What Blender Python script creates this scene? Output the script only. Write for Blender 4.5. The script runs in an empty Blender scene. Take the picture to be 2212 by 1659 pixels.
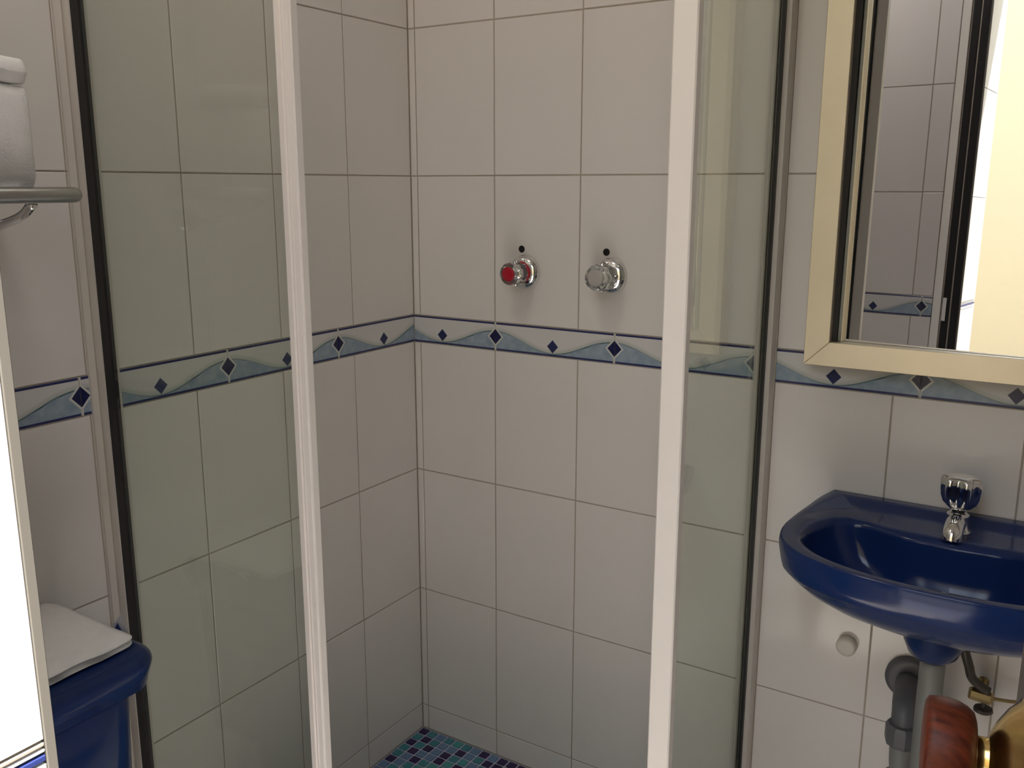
import bpy, bmesh, math, random
from mathutils import Vector, Matrix
random.seed(7)
sc = bpy.context.scene
COL = sc.collection
Z1 = 1.333          # height of the tile joint at eye level above the shower floor
# ------------------------------------------------------------------ camera
def camera():
    yaw, pitch, roll = math.radians(32.283), math.radians(12.229), math.radians(0.024)
    cy, sy, cp, sp = math.cos(yaw), math.sin(yaw), math.cos(pitch), math.sin(pitch)
    fwd = Vector((-sy*cp, cy*cp, -sp)); right = Vector((cy, sy, 0)); up = right.cross(fwd)
    r2 = right*math.cos(roll) + up*math.sin(roll); u2 = -right*math.sin(roll) + up*math.cos(roll)
    cam = bpy.data.cameras.new('camera'); o = bpy.data.objects.new('camera', cam)
    m = Matrix((r2, u2, -fwd)).transposed().to_4x4()
    m.translation = Vector((1.277, -1.609, Z1 - 0.020))
    o.matrix_world = m
    cam.sensor_width = 36; cam.lens = 1977.8/2212*36
    cam.clip_start = 0.01
    COL.objects.link(o); sc.camera = o
camera()
# ------------------------------------------------------------------ world, sun, exposure
w = bpy.data.worlds.new('world'); sc.world = w; w.use_nodes = True
bg = w.node_tree.nodes['Background']
bg.inputs['Color'].default_value = (0.78, 0.88, 1.0, 1); bg.inputs['Strength'].default_value = 2.35
sun = bpy.data.lights.new('sun', 'SUN'); sun.energy = 10.5; sun.color = (1.0, 0.95, 0.88); sun.angle = 0.01
so = bpy.data.objects.new('sun', sun); COL.objects.link(so)
so.rotation_euler = Vector((-0.24, 0.29, -0.93)).to_track_quat('-Z', 'Y').to_euler()
pl = bpy.data.lights.new('doorway_portal', 'AREA'); pl.shape = 'RECTANGLE'; pl.size = 0.54; pl.size_y = 2.05
pl.cycles.is_portal = True
po = bpy.data.objects.new('doorway_portal', pl); COL.objects.link(po)
po.location = (1.091, -1.56, 1.02); po.rotation_euler = (math.radians(90), 0, 0)
sc.view_settings.view_transform = 'Standard'; sc.view_settings.look = 'None'
sc.view_settings.gamma = 1; sc.view_settings.use_curve_mapping = False
sc.view_settings.exposure = 1.06
cyc = sc.cycles
cyc.max_bounces = 14; cyc.diffuse_bounces = 7; cyc.glossy_bounces = 6; cyc.transmission_bounces = 8; cyc.transparent_max_bounces = 16
cyc.sample_clamp_indirect = 6; cyc.caustics_reflective = False; cyc.caustics_refractive = False
# ------------------------------------------------------------------ materials
def mat(name, color, rough=0.5, metal=0.0, noise=None, bump=None, coat=0, trans=0, ior=1.45, spec=0.5, noise_scale=8):
    m = bpy.data.materials.new(name); m.use_nodes = True
    nt = m.node_tree; b = nt.nodes['Principled BSDF']
    b.inputs['Base Color'].default_value = (*color, 1); b.inputs['Roughness'].default_value = rough
    b.inputs['Metallic'].default_value = metal; b.inputs['IOR'].default_value = ior
    b.inputs['Coat Weight'].default_value = coat; b.inputs['Coat Roughness'].default_value = 0.04
    b.inputs['Transmission Weight'].default_value = trans
    b.inputs['Specular IOR Level'].default_value = spec
    tc = nt.nodes.new('ShaderNodeTexCoord')
    if noise:
        n = nt.nodes.new('ShaderNodeTexNoise'); n.inputs['Scale'].default_value = noise_scale; n.inputs['Detail'].default_value = 4
        nt.links.new(tc.outputs['Object'], n.inputs['Vector'])
        r = nt.nodes.new('ShaderNodeMapRange'); r.inputs[3].default_value = 1-noise; r.inputs[4].default_value = 1+noise*0.5
        nt.links.new(n.outputs[0], r.inputs[0])
        mx = nt.nodes.new('ShaderNodeVectorMath'); mx.operation = 'SCALE'; mx.inputs[0].default_value = color
        nt.links.new(r.outputs[0], mx.inputs['Scale']); nt.links.new(mx.outputs[0], b.inputs['Base Color'])
    if bump:
        n = nt.nodes.new('ShaderNodeTexNoise'); n.inputs['Scale'].default_value = bump[0]; n.inputs['Detail'].default_value = 3
        nt.links.new(tc.outputs['Object'], n.inputs['Vector'])
        bp = nt.nodes.new('ShaderNodeBump'); bp.inputs['Strength'].default_value = bump[1]; bp.inputs['Distance'].default_value = bump[2]
        nt.links.new(n.outputs[0], bp.inputs['Height']); nt.links.new(bp.outputs[0], b.inputs['Normal'])
    return m
M = {}
M['tile'] = mat('white_glazed_tile', (0.728, 0.692, 0.664), 0.13, noise=0.03, bump=(14, 0.12, 0.002))
M['grout'] = mat('beige_grout', (0.40, 0.35, 0.29), 0.9, noise=0.2, noise_scale=40)
M['plaster'] = mat('white_plaster', (0.75, 0.73, 0.70), 0.9, noise=0.05)
M['paint'] = mat('white_powder_coat', (0.93, 0.87, 0.82), 0.35, noise=0.03)
M['channel'] = mat('ivory_powder_coat', (0.62, 0.58, 0.53), 0.4, noise=0.03)
M['channel_edge'] = mat('grey_silicone', (0.42, 0.37, 0.31), 0.5, noise=0.08)
M['black'] = mat('black_rubber', (0.008, 0.007, 0.008), 0.45)
M['chrome'] = mat('chrome', (0.78, 0.78, 0.78), 0.06, 1.0, noise=0.03)
M['satin'] = mat('satin_aluminium', (0.86, 0.76, 0.58), 0.45, 0.75, noise=0.10, bump=(300, 0.05, 0.0005), noise_scale=14)
M['frame_inner'] = mat('frame_inner_lip', (0.30, 0.30, 0.27), 0.4, 0.6, noise=0.05)
M['mirror'] = mat('mirror_silver', (0.80, 0.82, 0.86), 0.005, 1.0)
M['blue'] = mat('cobalt_glazed_ceramic', (0.009, 0.025, 0.105), 0.14, spec=0.36, noise=0.05)
M['towel'] = mat('white_terry_towel', (0.82, 0.81, 0.80), 0.95, noise=0.08, bump=(420, 0.6, 0.002), noise_scale=60)
M['rack'] = mat('brushed_steel', (0.42, 0.41, 0.40), 0.32, 1.0, noise=0.08)
M['acrylic'] = mat('clear_acrylic', (0.93, 0.94, 0.92), 0.08, trans=0.9, ior=1.49)
M['red'] = mat('red_plastic', (0.42, 0.008, 0.025), 0.3, noise=0.04)
M['greycap'] = mat('grey_clear_cap', (0.42, 0.40, 0.37), 0.3, noise=0.05)
M['hole'] = mat('dark_hole', (0.004, 0.004, 0.006), 0.6)
M['pvc'] = mat('grey_pvc', (0.20, 0.20, 0.19), 0.45, noise=0.12)
M['pvcd'] = mat('dark_grey_pvc', (0.11, 0.11, 0.12), 0.45, noise=0.12)
M['wplastic'] = mat('white_plastic', (0.66, 0.62, 0.56), 0.35, noise=0.04)
M['brass'] = mat('polished_brass', (0.80, 0.56, 0.22), 0.2, 1.0, noise=0.08, noise_scale=30)
M['dullbrass'] = mat('dull_brass', (0.45, 0.34, 0.17), 0.35, 1.0, noise=0.15, noise_scale=50)
M['hose'] = mat('dark_braided_hose', (0.08, 0.07, 0.06), 0.4, 0.4, noise=0.2, noise_scale=90)
M['door'] = mat('brown_painted_door', (0.06, 0.045, 0.038), 0.5, noise=0.10, noise_scale=6)
M['mos0'] = mat('mosaic_navy', (0.030, 0.016, 0.075), 0.15)
M['mos1'] = mat('mosaic_teal', (0.05, 0.22, 0.26), 0.15)
M['mos2'] = mat('mosaic_pale_blue', (0.13, 0.22, 0.36), 0.15)
M['mos3'] = mat('mosaic_turquoise', (0.07, 0.30, 0.30), 0.15)
M['mgrout'] = mat('mosaic_grout', (0.46, 0.46, 0.58), 0.8, noise=0.1)
M['cream'] = mat('cream_render', (0.55, 0.455, 0.29), 0.9, noise=0.03)
M['paving'] = mat('pale_concrete_paving', (0.22, 0.21, 0.19), 0.9, noise=0.1, noise_scale=3)
M['brightmetal'] = mat('bright_aluminium', (0.92, 0.90, 0.86), 0.22, 0.55)
M['timber'] = mat('dark_timber', (0.05, 0.035, 0.025), 0.7, noise=0.3, noise_scale=12)
M['jambmetal'] = mat('dull_grey_metal_strip', (0.16, 0.145, 0.125), 0.5, noise=0.08)
M['blueline'] = mat('blue_glaze', (0.035, 0.05, 0.19), 0.2)
M['sachet'] = mat('glossy_white_paper', (0.7, 0.7, 0.74), 0.3)
def wood():
    m = mat('red_brown_wood', (0.16, 0.025, 0.012), 0.45, spec=0.25, coat=0.0); nt = m.node_tree; b = nt.nodes['Principled BSDF']
    tc = nt.nodes.new('ShaderNodeTexCoord'); mp = nt.nodes.new('ShaderNodeMapping'); mp.inputs['Scale'].default_value = (60, 260, 60)
    n = nt.nodes.new('ShaderNodeTexNoise'); n.inputs['Scale'].default_value = 1.2; n.inputs['Detail'].default_value = 5
    cr = nt.nodes.new('ShaderNodeValToRGB')
    cr.color_ramp.elements[0].position = 0.3; cr.color_ramp.elements[0].color = (0.035, 0.006, 0.003, 1)
    cr.color_ramp.elements[1].position = 0.72; cr.color_ramp.elements[1].color = (0.115, 0.022, 0.007, 1)
    nt.links.new(tc.outputs['Object'], mp.inputs[0]); nt.links.new(mp.outputs[0], n.inputs['Vector'])
    nt.links.new(n.outputs[0], cr.inputs[0]); nt.links.new(cr.outputs[0], b.inputs['Base Color'])
    return m
M['wood'] = wood()
def glass(name, tint, refl=1.0):
    m = bpy.data.materials.new(name); m.use_nodes = True; nt = m.node_tree
    nt.nodes.remove(nt.nodes['Principled BSDF']); out = nt.nodes['Material Output']
    t = nt.nodes.new('ShaderNodeBsdfTransparent'); t.inputs[0].default_value = (*tint, 1)
    g = nt.nodes.new('ShaderNodeBsdfGlossy'); g.inputs['Roughness'].default_value = 0.01; g.inputs[0].default_value = (0.95, 1.0, 0.95, 1)
    # Schlick reflectance from the facing angle, the same on both faces of the pane
    lw = nt.nodes.new('ShaderNodeLayerWeight'); lw.inputs[0].default_value = 0.5
    pw = nt.nodes.new('ShaderNodeMath'); pw.operation = 'POWER'; pw.inputs[1].default_value = 5; nt.links.new(lw.outputs['Facing'], pw.inputs[0])
    fr = nt.nodes.new('ShaderNodeMath'); fr.operation = 'MULTIPLY_ADD'; fr.inputs[1].default_value = 0.96; fr.inputs[2].default_value = 0.04; nt.links.new(pw.outputs[0], fr.inputs[0])
    mx = nt.nodes.new('ShaderNodeMixShader')
    nt.links.new(fr.outputs[0], mx.inputs[0]); nt.links.new(t.outputs[0], mx.inputs[1]); nt.links.new(g.outputs[0], mx.inputs[2])
    nt.links.new(mx.outputs[0], out.inputs[0])
    return m
M['glass'] = glass('green_tinted_safety_glass', (0.93, 0.952, 0.925))
M['glass_edge'] = mat('glass_edge_green', (0.10, 0.14, 0.12), 0.2)
def border_material(name, period, hh):
    """printed border: blue rules, a wave with pale blue wash below it, navy diamonds; x = 0 at the joint of two tiles"""
    m = mat(name, (0.7, 0.7, 0.7), 0.16); nt = m.node_tree; b = nt.nodes['Principled BSDF']; L = nt.links
    def V(x): return x
    def op(o, a, bb=None, c=None, clamp=False):
        n = nt.nodes.new('ShaderNodeMath'); n.operation = o; n.use_clamp = clamp
        for i, v in enumerate((a, bb, c)):
            if v is None: continue
            if isinstance(v, (int, float)): n.inputs[i].default_value = v
            else: L.new(v, n.inputs[i])
        return n.outputs[0]
    def step(edge, v, soft=0.0004):     # 1 where v > edge
        n = nt.nodes.new('ShaderNodeMapRange'); n.interpolation_type = 'SMOOTHSTEP'
        L.new(v, n.inputs[0])
        if isinstance(edge, (int, float)):
            n.inputs[1].default_value = edge-soft; n.inputs[2].default_value = edge+soft
        return n.outputs[0]
    tc = nt.nodes.new('ShaderNodeTexCoord'); sep = nt.nodes.new('ShaderNodeSeparateXYZ'); L.new(tc.outputs['Object'], sep.inputs[0])
    x, z = sep.outputs[0], sep.outputs[2]
    nz = nt.nodes.new('ShaderNodeTexNoise'); nz.inputs['Scale'].default_value = 45; nz.inputs['Detail'].default_value = 4; L.new(tc.outputs['Object'], nz.inputs['Vector'])
    nv = op('SUBTRACT', nz.outputs[0], 0.5)
    ph = op('MULTIPLY', x, 2*math.pi/period); c = op('COSINE', ph); sn = op('SINE', ph)
    wave = op('MULTIPLY_ADD', c, 0.0180, -0.0065)                         # height of the wave line
    d = op('SUBTRACT', z, wave)
    dn = op('ADD', d, op('MULTIPLY', nv, 0.002))
    below = op('SUBTRACT', 1, step(0, dn, 0.0012))
    xa = op('PINGPONG', x, period/2)                                      # distance from a joint
    xm = op('SUBTRACT', period/2, xa)                                     # distance from mid-tile
    def mix(f, c1, c2):
        n = nt.nodes.new('ShaderNodeMix'); n.data_type = 'RGBA'
        L.new(f, n.inputs[0])
        for i, cc in ((6, c1), (7, c2)):
            if isinstance(cc, tuple): n.inputs[i].default_value = (*cc, 1)
            else: L.new(cc, n.inputs[i])
        return n.outputs[2]
    white = (0.62, 0.61, 0.60)
    # greenish wash just above the wave
    wash = op('MULTIPLY', op('SUBTRACT', 1, step(0.007, dn, 0.004)), 0.55)
    col = mix(wash, white, (0.37, 0.41, 0.37))
    wat = mix(op('MULTIPLY_ADD', nv, 2.2, 0.5, True), (0.21, 0.285, 0.36), (0.34, 0.40, 0.47))
    col = mix(below, col, wat)
    # thin wave line: crisp right of the valley, sketchy left of it
    wob = op('ADD', d, op('MULTIPLY', nv, 0.003))
    line = op('SUBTRACT', 1, step(0.0012, op('ABSOLUTE', wob), 0.0006))
    strength = op('MULTIPLY_ADD', sn, -0.3, 0.6, True)
    line2 = op('MULTIPLY', line, op('MULTIPLY_ADD', nv, 1.2, strength, True))
    col = mix(line2, col, (0.035, 0.09, 0.10))
    # rules
    za = op('ABSOLUTE', z)
    rule = op('MULTIPLY', step(hh/2-0.0048, za), op('SUBTRACT', 1, step(hh/2-0.0008, za)))
    col = mix(rule, col, (0.028, 0.032, 0.115))
    # white outline of the large diamond with its stems
    dl = op('ADD', op('MULTIPLY', xa, 1.08), op('ABSOLUTE', op('ADD', z, 0.0005)))
    out = op('SUBTRACT', 1, step(0.0212, dl))
    stem = op('SUBTRACT', 1, step(0.0022, xa))
    halo = op('MAXIMUM', out, stem)
    col = mix(halo, col, (0.60, 0.60, 0.56))
    col = mix(op('SUBTRACT', 1, step(0.0165, dl)), col, (0.012, 0.014, 0.065))
    ds = op('ADD', op('MULTIPLY', xm, 1.05), op('ABSOLUTE', op('ADD', z, 0.0095)))
    col = mix(op('SUBTRACT', 1, step(0.0138, ds, 0.0010)), col, (0.022, 0.028, 0.095))
    L.new(col, b.inputs['Base Color'])
    return m
M['border_b'] = border_material('printed_border_long', 0.280, 0.061)
M['border_l'] = border_material('printed_border_side', 0.283, 0.061)
# ------------------------------------------------------------------ mesh helpers
def link(name, bm, m, parent=None, smooth=False, **tags):
    me = bpy.data.meshes.new(name); bm.normal_update(); bm.to_mesh(me); bm.free()
    for mm in (m if isinstance(m, (list, tuple)) else [m]): me.materials.append(mm)
    if smooth:
        for p in me.polygons: p.use_smooth = True
    o = bpy.data.objects.new(name, me); COL.objects.link(o)
    if parent: o.parent = parent
    for k, v in tags.items(): o[k] = v
    return o
def link_me(name, me, parent=None):
    o = bpy.data.objects.new(name, me); COL.objects.link(o)
    if parent: o.parent = parent
    return o
def empty(name, loc=(0, 0, 0), rot=(0, 0, 0), **tags):
    o = bpy.data.objects.new(name, None); o.location = loc; o.rotation_euler = rot; COL.objects.link(o)
    for k, v in tags.items(): o[k] = v
    return o
def box(bm, x0, x1, y0, y1, z0, z1, bevel=0, seg=2, mi=0):
    r = bmesh.ops.create_cube(bm, size=1)
    vs = r['verts']
    for v in vs:
        v.co = Vector(((x0+x1)/2+v.co.x*(x1-x0), (y0+y1)/2+v.co.y*(y1-y0), (z0+z1)/2+v.co.z*(z1-z0)))
    fs = {f for v in vs for f in v.link_faces}
    if bevel:
        es = {e for v in vs for e in v.link_edges}
        rr = bmesh.ops.bevel(bm, geom=list(es), offset=bevel, segments=seg, affect='EDGES', profile=0.5)
        fs = set(rr['faces'])
    for f in fs:
        if f.is_valid: f.material_index = mi
    return bm
def nb(): return bmesh.new()
def lathe(bm, prof, org, axis=(0, 0, 1), n=40, wobble=None, cap=True):
    """prof: list of (radius, distance along axis)"""
    a = Vector(axis).normalized(); q = a.to_track_quat('Z', 'Y'); org = Vector(org); rings = []
    for i, (r, t) in enumerate(prof):
        ring = []
        for k in range(n):
            th = 2*math.pi*k/n; rr = r*(wobble(th, i) if wobble else 1)
            ring.append(bm.verts.new(org + q @ Vector((rr*math.cos(th), rr*math.sin(th), t))))
        rings.append(ring)
    for A, B in zip(rings, rings[1:]):
        for k in range(n): bm.faces.new((A[k], A[(k+1) % n], B[(k+1) % n], B[k]))
    if cap:
        bm.faces.new(rings[0][::-1]); bm.faces.new(rings[-1])
    return bm
def tube(bm, pts, r, n=14, cap=True):
    pts = [Vector(p) for p in pts]; rings = []; prev = None
    for i, p in enumerate(pts):
        t = (pts[min(i+1, len(pts)-1)] - pts[max(i-1, 0)]).normalized()
        if prev is None: u = t.orthogonal().normalized()
        else: u = (prev - t*prev.dot(t)).normalized()
        prev = u; v = t.cross(u); rr = r[i] if isinstance(r, (list, tuple)) else r
        rings.append([bm.verts.new(p + (u*math.cos(2*math.pi*k/n) + v*math.sin(2*math.pi*k/n))*rr) for k in range(n)])
    for A, B in zip(rings, rings[1:]):
        for k in range(n): bm.faces.new((A[k], A[(k+1) % n], B[(k+1) % n], B[k]))
    if cap: bm.faces.new(rings[0][::-1]); bm.faces.new(rings[-1])
    return bm
def bez(p, n=8):
    """smooth path through points (Catmull-Rom)"""
    P = [Vector(q) for q in p]; P = [2*P[0]-P[1]] + P + [2*P[-1]-P[-2]]; out = []
    for i in range(1, len(P)-2):
        for k in range(n):
            t = k/n; a, b, c, d = P[i-1:i+3]
            out.append(0.5*((2*b)+(c-a)*t+(2*a-5*b+4*c-d)*t*t+(-a+3*b-3*c+d)*t**3))
    out.append(P[-2]); return out
def prism(bm, poly, z0, z1):
    A = [bm.verts.new((x, y, z0)) for x, y in poly]; B = [bm.verts.new((x, y, z1)) for x, y in poly]
    n = len(poly)
    for k in range(n): bm.faces.new((A[k], A[(k+1) % n], B[(k+1) % n], B[k]))
    bm.faces.new(A[::-1]); bm.faces.new(B)
    bmesh.ops.recalc_face_normals(bm, faces=bm.faces)
    return bm
# ------------------------------------------------------------------ tiled walls
GAP = 0.0027
ROWS = [(0.0, 0.063), (0.063, 0.371), (0.371, 0.669), (0.669, 0.969), (1.030, 1.333), (1.333, 1.635), (1.635, 1.937), (1.937, 2.239), (2.239, 2.40)]
BORDER = (0.969, 1.030)
_tm = {}
def tile_mesh(wd, ht, m, x_off=None):
    key = (round(wd, 4), round(ht, 4), m.name, None if x_off is None else round(x_off, 4))
    if key in _tm: return _tm[key]
    e = 0.0009; bm = nb(); x0 = -wd/2 if x_off is None else x_off; x1 = x0+wd
    b = [(x0, x1, -ht/2, ht/2, 0.004), (x0, x1, -ht/2, ht/2, 0.0007), (x0+e, x1-e, -ht/2+e, ht/2-e, 0.0)]
    rings = [[bm.verts.new(c) for c in ((a, y, c0), (a2, y, c0), (a2, y, c1), (a, y, c1))] for a, a2, c0, c1, y in b]
    for A, B in zip(rings, rings[1:]):
        for k in range(4): bm.faces.new((A[k], A[(k+1) % 4], B[(k+1) % 4], B[k]))
    bm.faces.new(rings[-1])
    me = bpy.data.meshes.new('tile'); bm.to_mesh(me); bm.free(); me.materials.append(m); _tm[key] = me
    return me
def wall(name, loc, rot, u0, u1, joints, bphase, bperiod, bmat, holes=(), z_top=2.40, tilt=0.0012, label=None):
    """local frame: x along the wall seen from the room, -y out of the wall; tile faces at y = 0"""
    bm = nb()
    # slab with rectangular openings given as (a, b, z_top_of_opening)
    segs = [(u0, u1, 0, z_top)]
    for a, b_, zt in holes:
        segs = [(u0, a, 0, z_top), (a, b_, zt, z_top), (b_, u1, 0, z_top)]
    for a, b_, z0, z1 in segs:
        if b_ - a > 1e-4: box(bm, a-(0.118 if a == u0 else 0), b_+(0.118 if b_ == u1 else 0), 0.0014, 0.12, z0-0.02, z1)
    wo = link(name, bm, M['grout'], kind='structure'); wo.location = loc; wo.rotation_euler = (0, 0, rot)
    if label: wo['label'] = label
    js = sorted({round(j, 5) for j in [u0, u1] + list(joints) if u0-1e-6 <= j <= u1+1e-6})
    def free(a, b_, z0, z1):
        for ha, hb, zt in holes:
            if a >= ha-1e-4 and b_ <= hb+1e-4 and z1 <= zt+1e-4: return False
        return True
    for z0, z1 in ROWS:
        cuts = {z0, z1}
        for ha, hb, zt in holes:
            if z0 < zt < z1: cuts.add(zt)
        cz = sorted(cuts)
        for c0, c1 in zip(cz, cz[1:]):
            for a, b_ in zip(js, js[1:]):
                if b_-a < 0.006 or not free(a, b_, c0, c1): continue
                o = link_me('tile', tile_mesh(b_-a-GAP, c1-c0-GAP, M['tile']), wo)
                o.location = ((a+b_)/2, random.uniform(-2, 2)*1e-4, (c0+c1)/2)
                o.rotation_euler = (random.uniform(-1, 1)*tilt, 0, random.uniform(-1, 1)*tilt)
    # printed border, cut where the wall ends
    k0 = math.floor((u0-bphase)/bperiod); zc = sum(BORDER)/2; hh = BORDER[1]-BORDER[0]-GAP*0.5
    k = k0
    while bphase + k*bperiod < u1:
        s = bphase + k*bperiod; a = max(s, u0); b_ = min(s+bperiod, u1)
        for ha, hb, zt in holes:
            if a < ha < b_: b_ = ha
            if a < hb < b_: a = hb
            if a >= ha-1e-4 and b_ <= hb+1e-4: a = b_
        if b_-a > 0.008:
            o = link_me('border_tile', tile_mesh(b_-a-0.0008, hh, bmat, a-s+0.0004), wo)
            o.location = (s, -0.0004, zc); o['label'] = 'printed border tile with wave and navy diamond'
        k += 1
    return wo
S = 0.0173
XR = 1.75           # right side wall
# back wall carries taps, mirror and basin; left wall the cistern and rack; front wall the doorway
wall_back = wall('wall_back', (0, 0, 0), 0, 0, XR, [0, S] + [S+0.2*k for k in range(1, 10)], 0.219, 0.280, M['border_b'])
wall_left = wall('wall_left', (0, 0, 0), math.radians(90), -1.36, 0, [-0.2*k for k in range(0, 8)], -0.2475-0.283*4, 0.283, M['border_l'])
DX0, DX1, DZ = 0.822, 1.36, 2.05
FT = 0.745          # tiles on the front wall stop at the metal door frame
wall_front = wall('wall_front', (0, -1.36, 0), math.radians(180), -XR, 0, [-0.687+0.2*k for k in range(-6, 5)] + [-FT, -1.43],
                  -0.715-0.28*4, 0.280, M['border_b'], holes=[(-1.43, -FT, 2.13)])
wall_right = wall('wall_right', (XR, 0, 0), math.radians(-90), 0, 1.36, [0.2*k for k in range(0, 8)], 0.1, 0.280, M['border_b'])
# drilled holes over the taps
for (x, z), lb in (((0.284, -0.147), 'drilled hole above the red tap'), ((0.477, -0.146), 'drilled hole above the clear tap')):
    bm = nb(); lathe(bm, [(0.0072, -0.001), (0.0072, 0.0008), (0.0052, 0.0012), (0.0045, 0.0004)], (x, 0, z+Z1), (0, -1, 0), 20)
    link('drill_hole', bm, M['hole'], wall_back, label=lb)
# ceiling and floors
bm = nb(); box(bm, -0.12, XR+0.12, -1.54, 0.12, 2.40, 2.52); link('ceiling', bm, M['plaster'], kind='structure')
bm = nb(); box(bm, -0.12, XR+0.12, -1.54, 0.12, -0.14, -0.0030)
floor = link('floor', bm, M['mgrout'], kind='structure')
P = 0.0255; MOS = [M['mos0'], M['mos1'], M['mos2'], M['mos3']]
def mosaic_geo(bm, cx, cy, s, mi=0):
    h = s/2; e = 0.0012
    r = [[bm.verts.new((cx+a*q, cy+b*q, z)) for a, b in ((-1, -1), (1, -1), (1, 1), (-1, 1))] for q, z in ((h, -0.0035), (h, -0.0006), (h-e, 0.0))]
    for A, B in zip(r, r[1:]):
        for k in range(4): bm.faces.new((A[k], A[(k+1) % 4], B[(k+1) % 4], B[k])).material_index = mi
    bm.faces.new(r[-1]).material_index = mi
mm = []
for m in MOS:
    bm = nb(); mosaic_geo(bm, 0, 0, P-0.0055); me = bpy.data.meshes.new('mosaic_tile'); bm.to_mesh(me); bm.free(); me.materials.append(m); mm.append(me)
# pattern read along the back wall in the photograph: 0 navy, 1 teal, 2 pale blue, 3 turquoise
PAT = ['01213120', '10122021', '01020132', '10220301', '12013120', '02130210', '21301023']
pat = lambda i, j: int(PAT[j][i]) if j < len(PAT) and i < 8 else random.choice((0, 0, 1, 2, 3, 1))
rest = nb()
for i in range(68):
    for j in range(53):
        cx, cy = (i+0.5)*P + 0.001, -(j+0.5)*P - 0.001
        if i < 15 and j < 12:
            o = link_me('mosaic_tile', mm[pat(i, j)], floor); o.location = (cx, cy, 0)
        elif cx < 0.77 and cy > -0.74: mosaic_geo(rest, cx, cy, P-0.0055, pat(i, j))
# floor tiles outside the shower, unseen, made pale to bounce light
for i in range(9):
    for j in range(7):
        x0, x1, y1, y0 = i*0.2, min((i+1)*0.2, XR), -j*0.2, max(-(j+1)*0.2, -1.36)
        if y0 > -0.79 and x1 < 0.82: continue
        bm = nb(); box(bm, x0+0.001, x1-0.001, y0+0.001, y1-0.001, -0.004, 0.0, 0.0008, 1); link('floor_tile', bm, M['tile'], floor)
link('mosaic_field', rest, MOS, floor, kind='stuff')
# shower kerb
bm = nb(); box(bm, 0, 0.835, -0.805, -0.735, -0.002, 0.08, 0.004); box(bm, 0.765, 0.835, -0.735, 0, -0.002, 0.08, 0.004)
link('trim_1', bm, M['tile'], kind='structure', label='white tiled kerb round the shower tray')
# ------------------------------------------------------------------ doorway: metal frame, jamb, outside
bm = nb()
def frame_strip(bm, a, b, y0, y1): box(bm, a, b, y0, y1, 0, DZ+0.05, 0.001, 1)
trim = nb()
frame_strip(trim, FT+0.001, FT+0.024, -1.368, -1.3590)
fr_chrome = link('trim_2', trim, M['brightmetal'], kind='structure', label='chrome edge of the metal door frame')
bm = nb(); frame_strip(bm, FT+0.024, DX0-0.004, -1.38, -1.3630)
df = link('trim_3', bm, M['channel_edge'], kind='structure', label='grey metal strip at the edge of the door jamb')
bm = nb(); box(bm, FT+0.028, FT+0.048, -1.364, -1.3610, 0, DZ, 0.0006, 1)
link('seal', bm, M['black'], df, label='black rubber door seal')
bm = nb(); box(bm, FT+0.052, DX0-0.004, -1.364, -1.3608, 0, DZ, 0.0006, 1)
link('seal', bm, M['black'], df, label='black rubber door seal')
bm = nb(); box(bm, FT+0.028, FT+0.040, -1.3612, -1.356, 0.96, 1.03, 0.002, 2)
link('strike_plate', bm, M['chrome'], df, label='chrome strike plate')
bm = nb(); box(bm, DX0-0.004, DX0+0.0005, -1.3668, -1.3608, 0, DZ, 0.0005, 1); link('corner_strip', bm, M['jambmetal'], df)
# jamb faces the doorway: glazed tiles with a blue rule
bm = nb(); box(bm, -0.12, DX0-0.004, -1.54, -1.40, -0.02, 2.40); box(bm, DX1+0.004, XR+0.12, -1.54, -1.40, -0.02, 2.40); box(bm, DX0-0.004, DX1+0.004, -1.54, -1.365, DZ+0.004, 2.40)
box(bm, DX0-0.08, DX0-0.0045, -1.40, -1.381, -0.02, 2.40); box(bm, DX1+0.004, 1.44, -1.40, -1.37, -0.02, 2.40)
jm = link('trim_4', bm, M['grout'], kind='structure', label='sunlit tiled jamb of the doorway')
zz = [0, 0.30, 0.60, 0.969]
def jamb_tile(z0, z1, m, nm='tile', y0=-1.54, y1=-1.367):
    b2 = nb(); box(b2, DX0-0.005, DX0, y0, y1, z0+0.0008, z1-0.0008, 0.0006, 1); return link(nm, b2, m, jm)
for z0, z1 in [(0, 0.36), (0.36, 0.66), (0.66, 0.9955), (1.0165, 1.32), (1.32, 1.62), (1.62, 1.92), (1.92, 2.05)]: jamb_tile(z0, z1, M['tile'])
jamb_tile(1.0125, 1.0165, M['channel_edge'], 'listel_tile'); jamb_tile(1.0090, 1.0125, M['tile'], 'listel_tile')
q = jamb_tile(1.0035, 1.0090, M['blueline'], 'listel_tile'); q['label'] = 'thin cobalt blue listel'
jamb_tile(0.9955, 1.0035, M['tile'], 'listel_tile')
bm = nb(); box(bm, -8, 9, -12, -1.54, -0.14, -0.02); link('ground', bm, M['paving'], kind='structure')
bm = nb(); box(bm, -8, 9, -4.4, -4.2, -0.02, 2.7); link('exterior_wall', bm, M['cream'], kind='structure', label='added cream wall outside the doorway, seen only in reflection')  # added wall: gives the mirror its cream tone and bounces daylight inward
bm = nb(); box(bm, -4, -0.12, -1.54, -1.34, -0.02, 2.52); box(bm, XR+0.12, 6, -1.54, -1.34, -0.02, 2.52); link('facade', bm, M['cream'], kind='structure')
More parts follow.
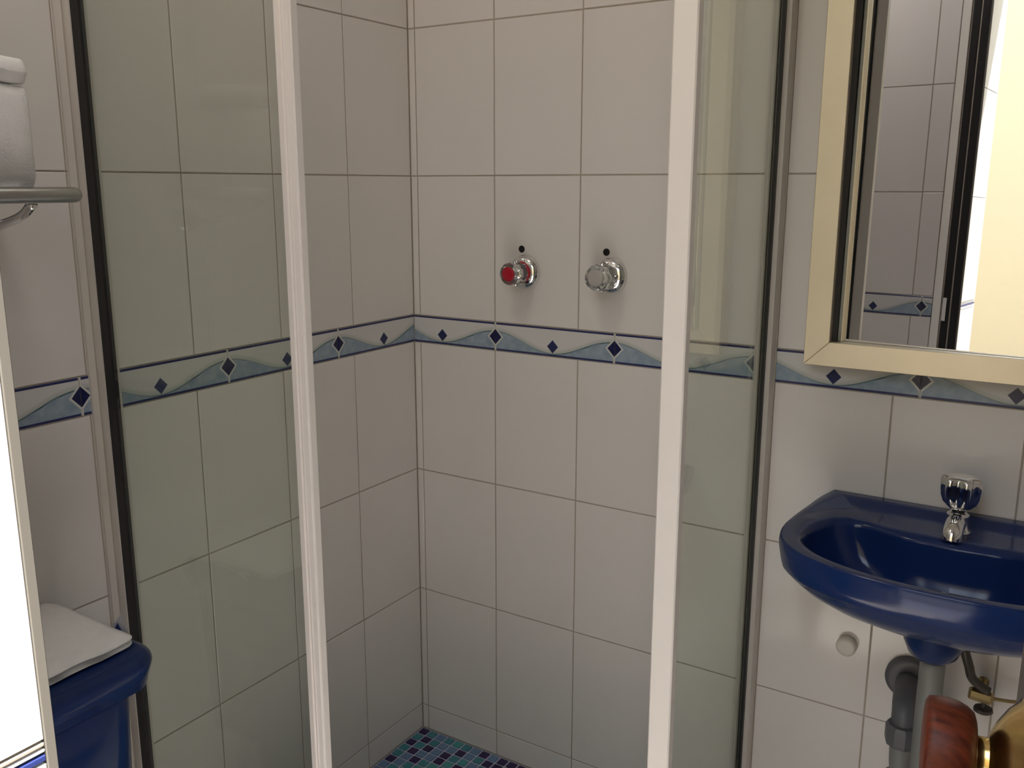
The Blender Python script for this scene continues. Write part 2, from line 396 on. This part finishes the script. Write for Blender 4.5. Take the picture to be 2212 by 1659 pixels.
# added fill lamp, unseen: an opal disc brightening the left and front walls
LA = empty('added_fill_lamp', (0.45, -0.98, 2.40), label='added fill lamp, a round opal disc above the shower entrance', category='lamp')
bm = nb(); lathe(bm, [(0.15, 0.0), (0.15, 0.02), (0.14, 0.024)], (0, 0, 0), (0, 0, -1), 40); link('base', bm, M['plaster'], LA, smooth=True)
opal = bpy.data.materials.new('fill_lamp_opal'); opal.use_nodes = True; ob = opal.node_tree.nodes['Principled BSDF']
ob.inputs['Base Color'].default_value = (0.8, 0.8, 0.8, 1); ob.inputs['Emission Color'].default_value = (1.0, 0.93, 0.86, 1); ob.inputs['Emission Strength'].default_value = 8.5
bm = nb(); lathe(bm, [(0.135, 0.024), (0.132, 0.045), (0.11, 0.068), (0.07, 0.082), (0.02, 0.088)], (0, 0, 0), (0, 0, -1), 40); link('shade', bm, opal, LA, smooth=True)
# ------------------------------------------------------------------ shower screens
YL, XG = -0.772, 0.800     # planes of the two glass screens
ZB, ZT = 0.08, 1.98
def extr(bm, poly, z0=ZB, z1=ZT): return prism(bm, poly, z0, z1)
def rect(x0, x1, y0, y1): return [(x0, y0), (x1, y0), (x1, y1), (x0, y1)]
# left screen, square to the left wall
L_ = empty('shower_screen', (0, YL, ZB), label='wide fixed glass shower screen on the left, square to the cistern wall', category='shower screen')
def part(nm, bm, m, par, **k):
    o = link(nm, bm, m, par, **k)
    o.matrix_parent_inverse = Matrix.Translation(-Vector(par.location)); return o
bm = nb(); extr(bm, rect(0.0005, 0.012, -0.786, -0.755)); o = part('wall_plate', bm, M['channel'], L_)
bm = nb(); extr(bm, rect(0.012, 0.0235, -0.7875, -0.7765)); extr(bm, rect(0.012, 0.0235, -0.7675, -0.7600)); part('wall_channel', bm, M['channel'], L_)
bm = nb(); extr(bm, rect(0.0003, 0.005, -0.7985, -0.7872)); part('wall_flange', bm, M['channel'], L_)
bm = nb(); extr(bm, rect(0.0003, 0.0058, -0.7872, -0.7862)); part('silicone_line', bm, M['channel_edge'], L_)
bm = nb(); extr(bm, rect(0.0235, 0.0420, -0.7855, -0.7765)); part('seal', bm, M['black'], L_, label='black rubber glazing seal')
bm = nb(); extr(bm, rect(0.015, 0.424, -0.7835, -0.7785), ZB+0.02, ZT-0.02); part('glass_pane', bm, M['glass'], L_)
bm = nb(); extr(bm, rect(0.4228, 0.4238, -0.7860, -0.777)); part('gasket_gap', bm, M['black'], L_)
# stile with grooves on the face
bm = nb()
x0 = 0.4238; w_ = 0.0265
pf = [(x0, -0.775), (x0, -0.787), (x0+0.0080, -0.7875), (x0+0.0092, -0.7850), (x0+0.0115, -0.7850), (x0+0.0127, -0.7878), (x0+0.0145, -0.7885), (x0+0.0165, -0.7875), (x0+w_-0.003, -0.7870), (x0+w_-0.002, -0.7855), (x0+w_, -0.7850), (x0+w_, -0.775)]
extr(bm, pf); part('stile', bm, M['paint'], L_)
bm = nb(); box(bm, 0.0, x0+w_, -0.786, -0.762, ZB, ZB+0.035, 0.002); part('bottom_rail', bm, M['paint'], L_)
bm = nb(); box(bm, 0.0, x0+w_, -0.786, -0.762, ZT, ZT+0.035, 0.002); part('top_rail', bm, M['paint'], L_)
# right screen, square to the back wall
R_ = empty('shower_screen', (XG, 0, ZB), label='narrow-looking fixed glass shower screen between the taps and the mirror', category='shower screen')
bm = nb(); extr(bm, rect(0.800, 0.817, -0.030, -0.0005)); part('wall_plate', bm, M['channel'], R_)
bm = nb(); extr(bm, rect(0.787, 0.7965, -0.030, -0.0005)); part('wall_channel', bm, M['channel'], R_)
bm = nb(); extr(bm, rect(0.817, 0.8185, -0.004, -0.0004)); part('silicone_line', bm, M['channel_edge'], R_)
bm = nb(); extr(bm, rect(0.8035, 0.8085, -0.040, -0.030)); part('seal', bm, M['black'], R_, label='black rubber glazing seal')
bm = nb(); extr(bm, rect(0.7975, 0.8025, -0.443, -0.017), ZB+0.02, ZT-0.02); part('glass_pane', bm, M['glass'], R_)
bm = nb(); extr(bm, rect(0.7955, 0.8045, -0.4435, -0.4415)); part('gasket_gap', bm, M['black'], R_)
bm = nb()
extr(bm, [(0.792, -0.4435), (0.792, -0.458), (0.794, -0.460), (0.824, -0.460), (0.826, -0.458), (0.826, -0.4435)]); part('stile', bm, M['paint'], R_)
bm = nb(); box(bm, 0.789, 0.8145, -0.460, 0.0, ZB, ZB+0.035, 0.002); part('bottom_rail', bm, M['paint'], R_)
bm = nb(); box(bm, 0.789, 0.8145, -0.460, 0.0, ZT, ZT+0.035, 0.002); part('top_rail', bm, M['paint'], R_)
# ------------------------------------------------------------------ shower taps
def tap(x, z, capm, ringm, label, rk):
    t = empty('shower_tap', (x, 0, z), label=label, category='tap', group='taps on the shower wall')
    def p(nm, bm, m, **k): return link(nm, bm, m, t, smooth=True, **k)
    bm = nb(); lathe(bm, [(0.0345, 0.0), (0.0350, 0.003), (0.0335, 0.008), (0.028, 0.013), (0.020, 0.016), (0.012, 0.017)], (0, 0, 0), (0, -1, 0), 48); p('flange', bm, M['chrome'])
    bm = nb(); lathe(bm, [(0.0225, 0.0145), (0.0225, 0.0185), (0.016, 0.020)], (0, 0, 0), (0, -1, 0), 40); p('reflection_ring', bm, ringm)  # red on the first tap paints the cap's reflection in the flange
    bm = nb(); lathe(bm, [(0.009, 0.010), (0.009, 0.050)], (0, 0, 0), (0, -1, 0), 24); p('spindle', bm, M['chrome'])
    bm = nb()
    f = lambda th, i: 1 + (0.07*math.cos(8*th) if 1 < i < 7 else 0)
    lathe(bm, [(0.011, 0.0195), (rk*0.80, 0.022), (rk*0.98, 0.028), (rk*1.02, 0.036), (rk*0.92, 0.043), (rk*0.86, 0.048), (rk*0.95, 0.054), (rk*0.95, 0.060), (rk*0.84, 0.0635)], (0, 0, 0), (0, -1, 0), 64, f); k = p('handle', bm, M['acrylic'])
    bm = nb(); lathe(bm, [(rk*0.62, 0.0630), (rk*0.62, 0.0652), (rk*0.50, 0.0665)], (0, 0, 0), (0, -1, 0), 40)
    link('index_cap', bm, capm, k, smooth=True)
tap(0.292, 1.140, M['red'], M['red'], 'clear fluted shower tap with red centre cap', 0.0235)
tap(0.487, 1.142, M['greycap'], M['chrome'], 'clear fluted shower tap with grey cap, nearer the glass screen', 0.0265)
# ------------------------------------------------------------------ mirror cabinet
MC = empty('mirror_cabinet', (0.90, 0, 1.0), label='mirror in satin aluminium frame above the blue basin', category='mirror')
FX0, FX1, FZ0, FZ1, FW, FY0, FY1 = 0.877, 1.50, 1.0155, 1.95, 0.0405, -0.045, -0.001
def fr_piece(quad, y0=FY0, y1=FY1):
    bm = nb(); A = [bm.verts.new((x, y0, z)) for x, z in quad]; B = [bm.verts.new((x, y1, z)) for x, z in quad]; n = 4
    bm.faces.new(A); bm.faces.new(B[::-1])
    for k in range(n): bm.faces.new((A[k], B[k], B[(k+1) % n], A[(k+1) % n]))
    bmesh.ops.recalc_face_normals(bm, faces=bm.faces)
    bmesh.ops.bevel(bm, geom=list(bm.edges), offset=0.0007, segments=1, affect='EDGES')
    part('frame_rail', bm, M['satin'], MC)
g = 0.0003
fr_piece([(FX0, FZ0+g), (FX0, FZ1-g), (FX0+FW, FZ1-FW-g), (FX0+FW, FZ0+FW+g)])
fr_piece([(FX0+g, FZ0), (FX0+FW+g, FZ0+FW), (FX1-FW-g, FZ0+FW), (FX1-g, FZ0)])
fr_piece([(FX1, FZ0+g), (FX1-FW, FZ0+FW+g), (FX1-FW, FZ1-FW-g), (FX1, FZ1-g)])
fr_piece([(FX0+g, FZ1), (FX1-g, FZ1), (FX1-FW-g, FZ1-FW), (FX0+FW+g, FZ1-FW)])
bm = nb(); box(bm, FX0+FW-0.002, FX1-FW, -0.006, -0.001, FZ0+FW-0.002, FZ1-FW+0.002); part('back_panel', bm, M['black'], MC)
# the pane hangs slightly turned and tipped in its frame
pv = empty('mirror_pane', (0.938, -0.0140, FZ0+FW)); pv.parent = MC; pv.matrix_parent_inverse = Matrix.Translation(-Vector(MC.location))
bpy.data.objects.remove(pv)
bm = nb(); box(bm, 0, 0.505, 0, 0.003, 0.0006, FZ1-FZ0-2*FW-0.001)
pv = part('mirror_pane', bm, M['mirror'], MC); pv.location = (0.9335, -0.0150, FZ0+FW); pv.rotation_euler = (math.radians(-0.8), 0, math.radians(-3.0))
bm = nb(); box(bm, FX0+FW+0.0002, 0.9262, -0.030, -0.004, FZ0+FW+0.0003, FZ1-FW-0.0003); part('gasket_gap', bm, M['black'], MC)  # black strip paints the dark gap between frame and turned pane
bm = nb(); box(bm, -0.0065, -0.0004, -0.012, 0.003, 0.0006, FZ1-FZ0-2*FW-0.001, 0.0008, 1)
o = part('edge_strip', bm, M['frame_inner'], MC); o.location = pv.location; o.rotation_euler = pv.rotation_euler
bm = nb(); box(bm, -0.0006, 0.0007, -0.013, 0.0005, 0.0006, FZ1-FZ0-2*FW-0.001)
o = part('edge_bead', bm, M['satin'], MC); o.location = pv.location; o.rotation_euler = pv.rotation_euler
# ------------------------------------------------------------------ wash basin
def smooth_poly(pts, n=10):
    return [(p.x, p.y) for p in bez([(x, y, 0) for x, y in pts], n)]
CXB = 1.150
def ray_outline(poly, c, th):
    dx, dy = math.cos(th), math.sin(th); best = None
    n = len(poly)
    for i in range(n):
        x1, y1 = poly[i]; x2, y2 = poly[(i+1) % n]
        ex, ey = x2-x1, y2-y1; det = dx*ey - dy*ex
        if abs(det) < 1e-12: continue
        t = ((x1-c[0])*ey - (y1-c[1])*ex)/det; s = ((x1-c[0])*dy - (y1-c[1])*dx)/det
        if t > 0 and -1e-9 <= s <= 1+1e-9 and (best is None or t > best): best = t
    return best
left_o = smooth_poly([(0.931, 0.0), (0.922, -0.05), (0.917, -0.11), (0.911, -0.17), (0.909, -0.225), (0.917, -0.272), (0.940, -0.309), (0.978, -0.338), (1.037, -0.360), (1.10, -0.369), (1.150, -0.371)])
outer = left_o + [(2*CXB-x, y) for x, y in left_o[::-1][1:]]
left_i = smooth_poly([(1.150, -0.150), (1.110, -0.147), (1.074, -0.144), (1.035, -0.132), (1.000, -0.126), (0.968, -0.143), (0.949, -0.190), (0.945, -0.232), (0.951, -0.270), (0.984, -0.309), (1.031, -0.333), (1.085, -0.346), (1.150, -0.350)])
inner = left_i + [(2*CXB-x, y) for x, y in left_i[::-1][1:-1]]
cc = (CXB, -0.225); NB = 160
angs = sorted([2*math.pi*k/NB for k in range(NB)] + [math.atan2(0.225, 0.931-CXB) % (2*math.pi), math.atan2(0.225, CXB-0.931) % (2*math.pi)])
RO = [ray_outline(outer, cc, a) for a in angs]; RI = [ray_outline(inner, cc, a) for a in angs]
bm = nb(); rings = []
def ring(fn):
    r = []
    for a, ro, ri in zip(angs, RO, RI):
        x, y, z = fn(a, ro, ri); r.append(bm.verts.new((x, min(y, -0.0006), z)))
    rings.append(r)
def at(rr, a, off=(0, 0)): return cc[0]+off[0]+rr*math.cos(a), cc[1]+off[1]+rr*math.sin(a)
ZR = 0.789
for f, z in [(0.16, 0.6760), (0.33, 0.6790), (0.54, 0.688), (0.72, 0.703), (0.85, 0.719), (0.925, 0.7335), (0.948, 0.7400), (0.962, 0.7420), (0.972, 0.7445), (0.984, 0.756), (0.997, 0.773), (1.0, 0.781), (0.997, 0.786)]:
    def fn(a, ro, ri, f=f, z=z):
        back = max(0, math.sin(a))
        f2 = f + (1-f)*back*0.35
        x, y = at(ro*f2, a); return x, y, z
    ring(fn)
def back_w(a): return max(0.0, min(1.0, (math.sin(a)-0.25)/0.5))
for g_, zd, zb in [(0.04, 0.0, 0.001), (0.15, 0.0, 0.0), (0.22, 0.0, -0.001), (0.30, 0.0, -0.008), (0.45, 0, -0.0095), (0.80, -0.0005, -0.0095), (1.0, -0.0025, -0.0115)]:
    def fn(a, ro, ri, g_=g_, zd=zd, zb=zb):
        x, y = at(ro+(ri-ro)*g_, a); k = back_w(a); return x, y, ZR + zd*(1-k) + zb*k
    ring(fn)
for f, z in [(0.985, 0.772), (0.96, 0.755), (0.90, 0.728), (0.78, 0.704), (0.60, 0.692), (0.35, 0.686), (0.10, 0.683)]:
    ring(lambda a, ro, ri, f=f, z=z: (*at(ri*f, a), z))
for A, B in zip(rings, rings[1:]):
    n = len(A)
    for k in range(n): bm.faces.new((A[k], A[(k+1) % n], B[(k+1) % n], B[k]))
bm.faces.new(rings[0][::-1]); bm.faces.new(rings[-1])
bmesh.ops.recalc_face_normals(bm, faces=bm.faces)
WB = link('wash_basin', bm, M['blue'], smooth=True, label='cobalt blue ceramic wash basin hung under the mirror', category='basin')
bm = nb(); lathe(bm, [(0.050, 0.0), (0.048, -0.035), (0.044, -0.060), (0.036, -0.080), (0.024, -0.090), (0.012, -0.091)][::-1], (1.133, -0.150, 0.680), (0, 0, 1), 48)
link('outlet_boss', bm, M['blue'], WB, smooth=True)
bm = nb(); lathe(bm, [(0.022, 0.0), (0.022, 0.003), (0.016, 0.004), (0.008, 0.002)], (1.15, -0.225, 0.682), (0, 0, 1), 32); link('waste_ring', bm, M['chrome'], WB, smooth=True)
# basin tap
BT = empty('basin_tap', (1.141, -0.073, 0.776), label='chrome pillar tap with fluted handle on the blue basin', category='tap')
bm = nb(); lathe(bm, [(0.021, 0.0), (0.021, 0.004), (0.0165, 0.008), (0.0155, 0.026), (0.0165, 0.030), (0.012, 0.034)], (0, 0, 0), (0, 0, 1), 36); link('body', bm, M['chrome'], BT, smooth=True)
bm = nb(); tube(bm, bez([(0, 0.0, 0.018), (0, -0.020, 0.0215), (0, -0.042, 0.0205), (0, -0.056, 0.015), (0, -0.060, 0.004)], 6), [0.0130]*8+[0.0150]*17, 20)
link('spout', bm, M['chrome'], BT, smooth=True)
bm = nb(); lathe(bm, [(0.009, 0.030), (0.010, 0.042)], (0, 0, 0), (0, 0, 1), 24); link('spindle', bm, M['black'], BT, smooth=True)
bm = nb()
fl = lambda th, i: 1 + (0.15*math.cos(6*th+0.5) if 0 < i < 8 else 0)
lathe(bm, [(0.010, 0.038), (0.0150, 0.041), (0.0215, 0.048), (0.0250, 0.058), (0.0265, 0.070), (0.0270, 0.082), (0.0262, 0.0885), (0.0225, 0.0915), (0.010, 0.0922)], (0, 0, 0), (0, 0, 1), 72, fl)
link('handle', bm, M['chrome'], BT, smooth=True)
# trap and supply
TR = empty('drain_trap', (1.135, -0.150, 0.60), label='grey plastic drain trap under the blue basin', category='drain pipe')
bm = nb(); tube(bm, bez([(1.135, -0.150, 0.5885), (1.135, -0.150, 0.50), (1.135, -0.150, 0.42), (1.133, -0.150, 0.375), (1.126, -0.145, 0.352), (1.110, -0.132, 0.350), (1.100, -0.118, 0.375), (1.097, -0.108, 0.43)], 6), 0.0185, 24); part('tail_pipe', bm, M['pvc'], TR, smooth=True)
bm = nb(); lathe(bm, [(0.026, 0), (0.0275, 0.006), (0.0275, 0.030), (0.024, 0.036)], (1.097, -0.108, 0.405), (0, 0, 1), 10); part('trap_nut', bm, M['pvcd'], TR)
bm = nb(); lathe(bm, [(0.023, 0), (0.0245, 0.006), (0.0245, 0.022), (0.021, 0.028)], (1.097, -0.108, 0.320), (0, 0, 1), 24); part('pipe_collar', bm, M['pvc'], TR, smooth=True)
bm = nb(); tube(bm, [(1.097, -0.108, 0.16), (1.097, -0.108, 0.33)], 0.0195, 24); part('waste_pipe', bm, M['pvcd'], TR, smooth=True)
bm = nb(); tube(bm, bez([(1.097, -0.108, 0.425), (1.095, -0.095, 0.452), (1.091, -0.07, 0.466), (1.087, -0.02, 0.470)], 6), 0.0195, 24); part('waste_arm', bm, M['pvcd'], TR, smooth=True)
bm = nb(); lathe(bm, [(0.040, 0.0), (0.040, 0.010), (0.037, 0.016), (0.030, 0.018), (0.022, 0.017)], (1.087, 0, 0.470), (0, -1, 0), 48); part('wall_flange', bm, M['pvcd'], TR, smooth=True)
SV = empty('supply_valve', (1.196, 0, 0.497), label='small brass supply valve on the wall beside the drain trap', category='valve')
bm = nb(); lathe(bm, [(0.009, 0), (0.009, 0.004), (0.006, 0.006), (0.006, 0.05)], (1.200, 0, 0.497), (0, -1, 0), 24); part('stem', bm, M['dullbrass'], SV, smooth=True)
bm = nb(); lathe(bm, [(0.0085, -0.020), (0.011, -0.017), (0.011, 0.012), (0.008, 0.016)], (1.203, -0.052, 0.497), (1, 0.1, -0.12), 8); part('body', bm, M['dullbrass'], SV)
bm = nb(); lathe(bm, [(0.004, 0), (0.004, 0.012), (0.014, 0.013), (0.015, 0.018), (0.012, 0.020)], (1.207, -0.052, 0.490), (0, 0, -1), 12); part('handle', bm, M['hose'], SV)
bm = nb(); tube(bm, bez([(1.216, -0.05, 0.496), (1.25, -0.035, 0.493), (1.30, -0.006, 0.492)], 6), 0.003, 10); part('copper_pipe', bm, M['dullbrass'], SV, smooth=True)
bm = nb(); tube(bm, bez([(1.150, -0.050, 0.690), (1.158, -0.060, 0.62), (1.172, -0.066, 0.575), (1.180, -0.064, 0.550), (1.186, -0.058, 0.528), (1.200, -0.054, 0.514), (1.212, -0.052, 0.508)], 8), 0.0075, 14)
link('supply_hose', bm, M['hose'], smooth=True, label='dark flexible hose from the blue basin down to the brass valve', category='hose')
bm = nb(); lathe(bm, [(0.0175, 0.0), (0.0175, 0.015), (0.016, 0.0175), (0.012, 0.0185)], (0.979, 0, 0.503), (0, -1, 0), 36)
link('wall_cap', bm, M['wplastic'], smooth=True, label='round white plastic cap on the tiles left of the drain pipe', category='cap')
# ------------------------------------------------------------------ cistern, towels, rack
def rbox(bm, x0, x1, y0, y1, z0, z1, rc, re, n=8, sub=0, taper=0):
    """rounded-plan block with rounded top edge"""
    def plan(ins):
        out = []
        for cx, cy, a0 in ((x1-rc, y1-rc, 0), (x0+rc, y1-rc, 90), (x0+rc, y0+rc, 180), (x1-rc, y0+rc, 270)):
            for k in range(n+1):
                a = math.radians(a0+90*k/n); out.append((cx+(rc-ins)*math.cos(a), cy+(rc-ins)*math.sin(a)))
        return out
    lv = [(taper, z0)] + [(re*(1-math.sin(t)), z1-re+re*(1-math.cos(t))*0 + re*(math.sin(math.pi/2-(math.pi/2-t)))*0) for t in ()]
    prof = [(taper, z0), (0, z1-re)]
    for k in range(1, 7):
        t = math.pi/2*k/6; prof.append((re*(1-math.cos(t)), z1-re+re*math.sin(t)))
    rs = []
    for ins, z in prof: rs.append([bm.verts.new((x, y, z)) for x, y in plan(ins)])
    for A, B in zip(rs, rs[1:]):
        m = len(A)
        for k in range(m): bm.faces.new((A[k], A[(k+1) % m], B[(k+1) % m], B[k]))
    bm.faces.new(rs[0][::-1]); bm.faces.new(rs[-1])
    return bm
CI = empty('toilet_cistern', (0.0, -1.10, 0.30), label='dark blue ceramic cistern with folded towel on its lid', category='toilet')
bm = nb(); rbox(bm, 0.001, 0.234, -1.315, -0.913, 0.36, 0.640, 0.045, 0.01, taper=0.012); part('tank', bm, M['blue'], CI, smooth=True)
bm = nb(); rbox(bm, 0.001, 0.255, -1.330, -0.886, 0.640, 0.690, 0.045, 0.016, taper=0.010); part('lid', bm, M['blue'], CI, smooth=True)
bm = nb(); rbox(bm, 0.02, 0.36, -1.28, -0.96, 0.0, 0.36, 0.10, 0.02, taper=0.05); part('pan', bm, M['blue'], CI, smooth=True)
def towel(nm, x0, x1, y0, y1, z0, z1, rc, layers, label, seed, re=0.009):
    rnd = random.Random(seed); bm = nb(); fr = [k/layers for k in range(layers+1)] if isinstance(layers, int) else layers; layers = len(fr)-1
    for i in range(layers):
        h = (z1-z0)*(fr[i+1]-fr[i]); ox, oy = rnd.uniform(-0.004, 0.002), rnd.uniform(-0.004, 0.002)
        nx, ny = 28, 36; top = {}
        for s, zb in ((0, z0+(z1-z0)*fr[i]), (1, z0+(z1-z0)*fr[i+1])):
            for a in range(nx+1):
                for b in range(ny+1):
                    u, v = a/nx, b/ny; ex = min(u, 1-u)*(x1-x0); ey = min(v, 1-v)*(y1-y0); e = min(ex, ey)
                    rr = min(h*0.5, re); dz = rr - math.sqrt(max(0, rr*rr-(rr-min(e, rr))**2))
                    x = x0+u*(x1-x0)+ox; y = y0+v*(y1-y0)+oy
                    wv = 0.0015*math.sin(31*x+5*i)*math.sin(23*y+seed) + 0.0010*math.sin(80*y+40*x+seed)
                    if (ex < rc and ey < rc):
                        # pull the corner in
                        d = math.hypot(rc-ex, rc-ey)
                        if d > rc:
                            k = rc/d; sx = 1 if u > .5 else -1; sy = 1 if v > .5 else -1
                            cx0 = (x1-rc if u > .5 else x0+rc); cy0 = (y1-rc if v > .5 else y0+rc)
                            x = cx0+sx*(rc-ex)*k+ox; y = cy0+sy*(rc-ey)*k+oy
                    z = zb - dz + wv if s else zb + dz*0.9 + wv*(1 if i else 0.0) + (0.0004 if not i else 0)
                    top[s, a, b] = bm.verts.new((x, y, z))
        for s in (0, 1):
            for a in range(nx):
                for b in range(ny):
                    q = (top[s, a, b], top[s, a+1, b], top[s, a+1, b+1], top[s, a, b+1]); bm.faces.new(q if s else q[::-1])
        edge = [(a, 0) for a in range(nx)] + [(nx, b) for b in range(ny)] + [(a, ny) for a in range(nx, 0, -1)] + [(0, b) for b in range(ny, 0, -1)]
        for (a, b), (c, d) in zip(edge, edge[1:]+edge[:1]): bm.faces.new((top[0, a, b], top[0, c, d], top[1, c, d], top[1, a, b]))
    return link(nm, bm, M['towel'], smooth=True, label=label, category='towel')
towel('folded_towel', 0.012, 0.222, -1.300, -0.903, 0.690, 0.708, 0.018, 2, 'white towel folded flat on the blue cistern lid', 3)
bm = nb()
v = [bm.verts.new(c) for c in ((0.150, -0.900, 0.6905), (0.182, -0.892, 0.6905), (0.170, -0.893, 0.7215), (0.166, -0.899, 0.7215))]
bm.faces.new(v[:3]); r = bmesh.ops.solidify(bm, geom=list(bm.faces), thickness=0.004)
SA = link('paper_sachet', bm, M['sachet'], label='tiny white paper sachet standing behind the folded cistern towel', category='sachet')
bm = nb(); prism(bm, [(-0.006, -0.001), (0.006, -0.001), (0.0, 0.010)], 0, 0.0012); q = link('printed_mark', bm, M['blueline'], SA); q.location = (0.168, -0.8975, 0.6985); q.rotation_euler = (math.radians(90), 0, math.radians(14))
RK = empty('towel_rack', (0.0, -1.1, 1.298), label='brushed steel towel rack on the left wall above the cistern', category='towel rack')
bm = nb(); zr = 1.3015
tube(bm, bez([(0.195, -1.34, zr), (0.195, -1.10, zr), (0.195, -0.935, zr), (0.186, -0.914, zr), (0.165, -0.906, zr), (0.06, -0.906, zr), (0.035, -0.914, zr), (0.028, -0.930, zr), (0.028, -1.10, zr), (0.028, -1.34, zr)], 6), 0.0095, 16); part('rail', bm, M['rack'], RK, smooth=True)
for x in (0.07, 0.11, 0.15):
    bm = nb(); tube(bm, [(x, -1.34, zr), (x, -0.907, zr)], 0.005, 10); part('cross_bar', bm, M['rack'], RK, smooth=True)
for y in (-0.965, -1.25):
    bm = nb(); tube(bm, bez([(0.0, y, zr-0.045), (0.06, y, zr-0.045), (0.15, y, zr-0.028), (0.185, y, zr-0.010)], 5), 0.006, 12); part('bracket', bm, M['chrome'], RK, smooth=True)
    bm = nb(); lathe(bm, [(0.020, 0), (0.019, 0.006), (0.008, 0.008)], (0, y, zr-0.045), (1, 0, 0), 24); part('wall_boss', bm, M['chrome'], RK, smooth=True)
towel('folded_towel', 0.030, 0.180, -1.30, -0.945, 1.3085, 1.463, 0.022, [0, 0.80, 1.0], 'thick white folded towel standing on the steel rack', 5, 0.016)
# ------------------------------------------------------------------ open door with knob
A_ = math.radians(9)
nrm = Vector((-math.cos(A_), -math.sin(A_), 0)); u = Vector((-math.sin(A_), math.cos(A_), 0))
ZK = Z1-0.322
Rc = Vector((1.2395, -1.103, ZK)) - nrm*0.040
DO = empty('door_1', (0, 0, 0), kind='structure', label='dark door opened inward at the right edge')
def dbox(bm, a0, a1, n0, n1, z0, z1, bev=0.001):
    box(bm, a0, a1, n0, n1, z0, z1, bev, 1)
    for v in bm.verts: pass
    return bm
def dplace(o):
    o.matrix_world = Matrix.Translation(Vector((Rc.x, Rc.y, 0))) @ Matrix((u, nrm, Vector((0, 0, 1)))).transposed().to_4x4()
    return o
bm = nb(); dbox(bm, -0.475, 0.075, -0.038, 0.0, 0.01, 2.03, 0.002); dplace(link('leaf', bm, M['door'], DO))
for z in (0.3, 1.0, 1.75):
    bm = nb(); lathe(bm, [(0.006, -0.04), (0.006, 0.04)], (-0.478, 0.003, z), (0, 0, 1), 12); dplace(link('hinge', bm, M['dullbrass'], DO))
KN = bpy.data.objects.new('door_knob', None); COL.objects.link(KN); KN.parent = DO; KN.location = Rc; KN['label'] = 'red-brown wooden drum knob on brass rose'
def kl(nm, prof, m, n=64):
    bm = nb(); lathe(bm, prof, (0, 0, 0), nrm, n); o = link(nm, bm, m, KN, smooth=True); return o
kl('rose', [(0.0370, 0.0), (0.0370, 0.0030), (0.0345, 0.0042), (0.0345, 0.0055), (0.0330, 0.0062), (0.0285, 0.0110), (0.0205, 0.0165), (0.0125, 0.0205)], M['brass'])
kl('neck', [(0.0110, 0.0140), (0.0112, 0.0205), (0.0108, 0.0215), (0.0108, 0.0262), (0.0090, 0.0270), (0.0085, 0.0330)], M['brass'])
kl('grip', [(0.011, 0.0268), (0.0190, 0.0270), (0.0225, 0.0282), (0.0250, 0.0315), (0.0268, 0.0360), (0.0276, 0.0410), (0.0275, 0.0475), (0.0268, 0.0510), (0.0240, 0.0525), (0.010, 0.0530)], M['wood'])
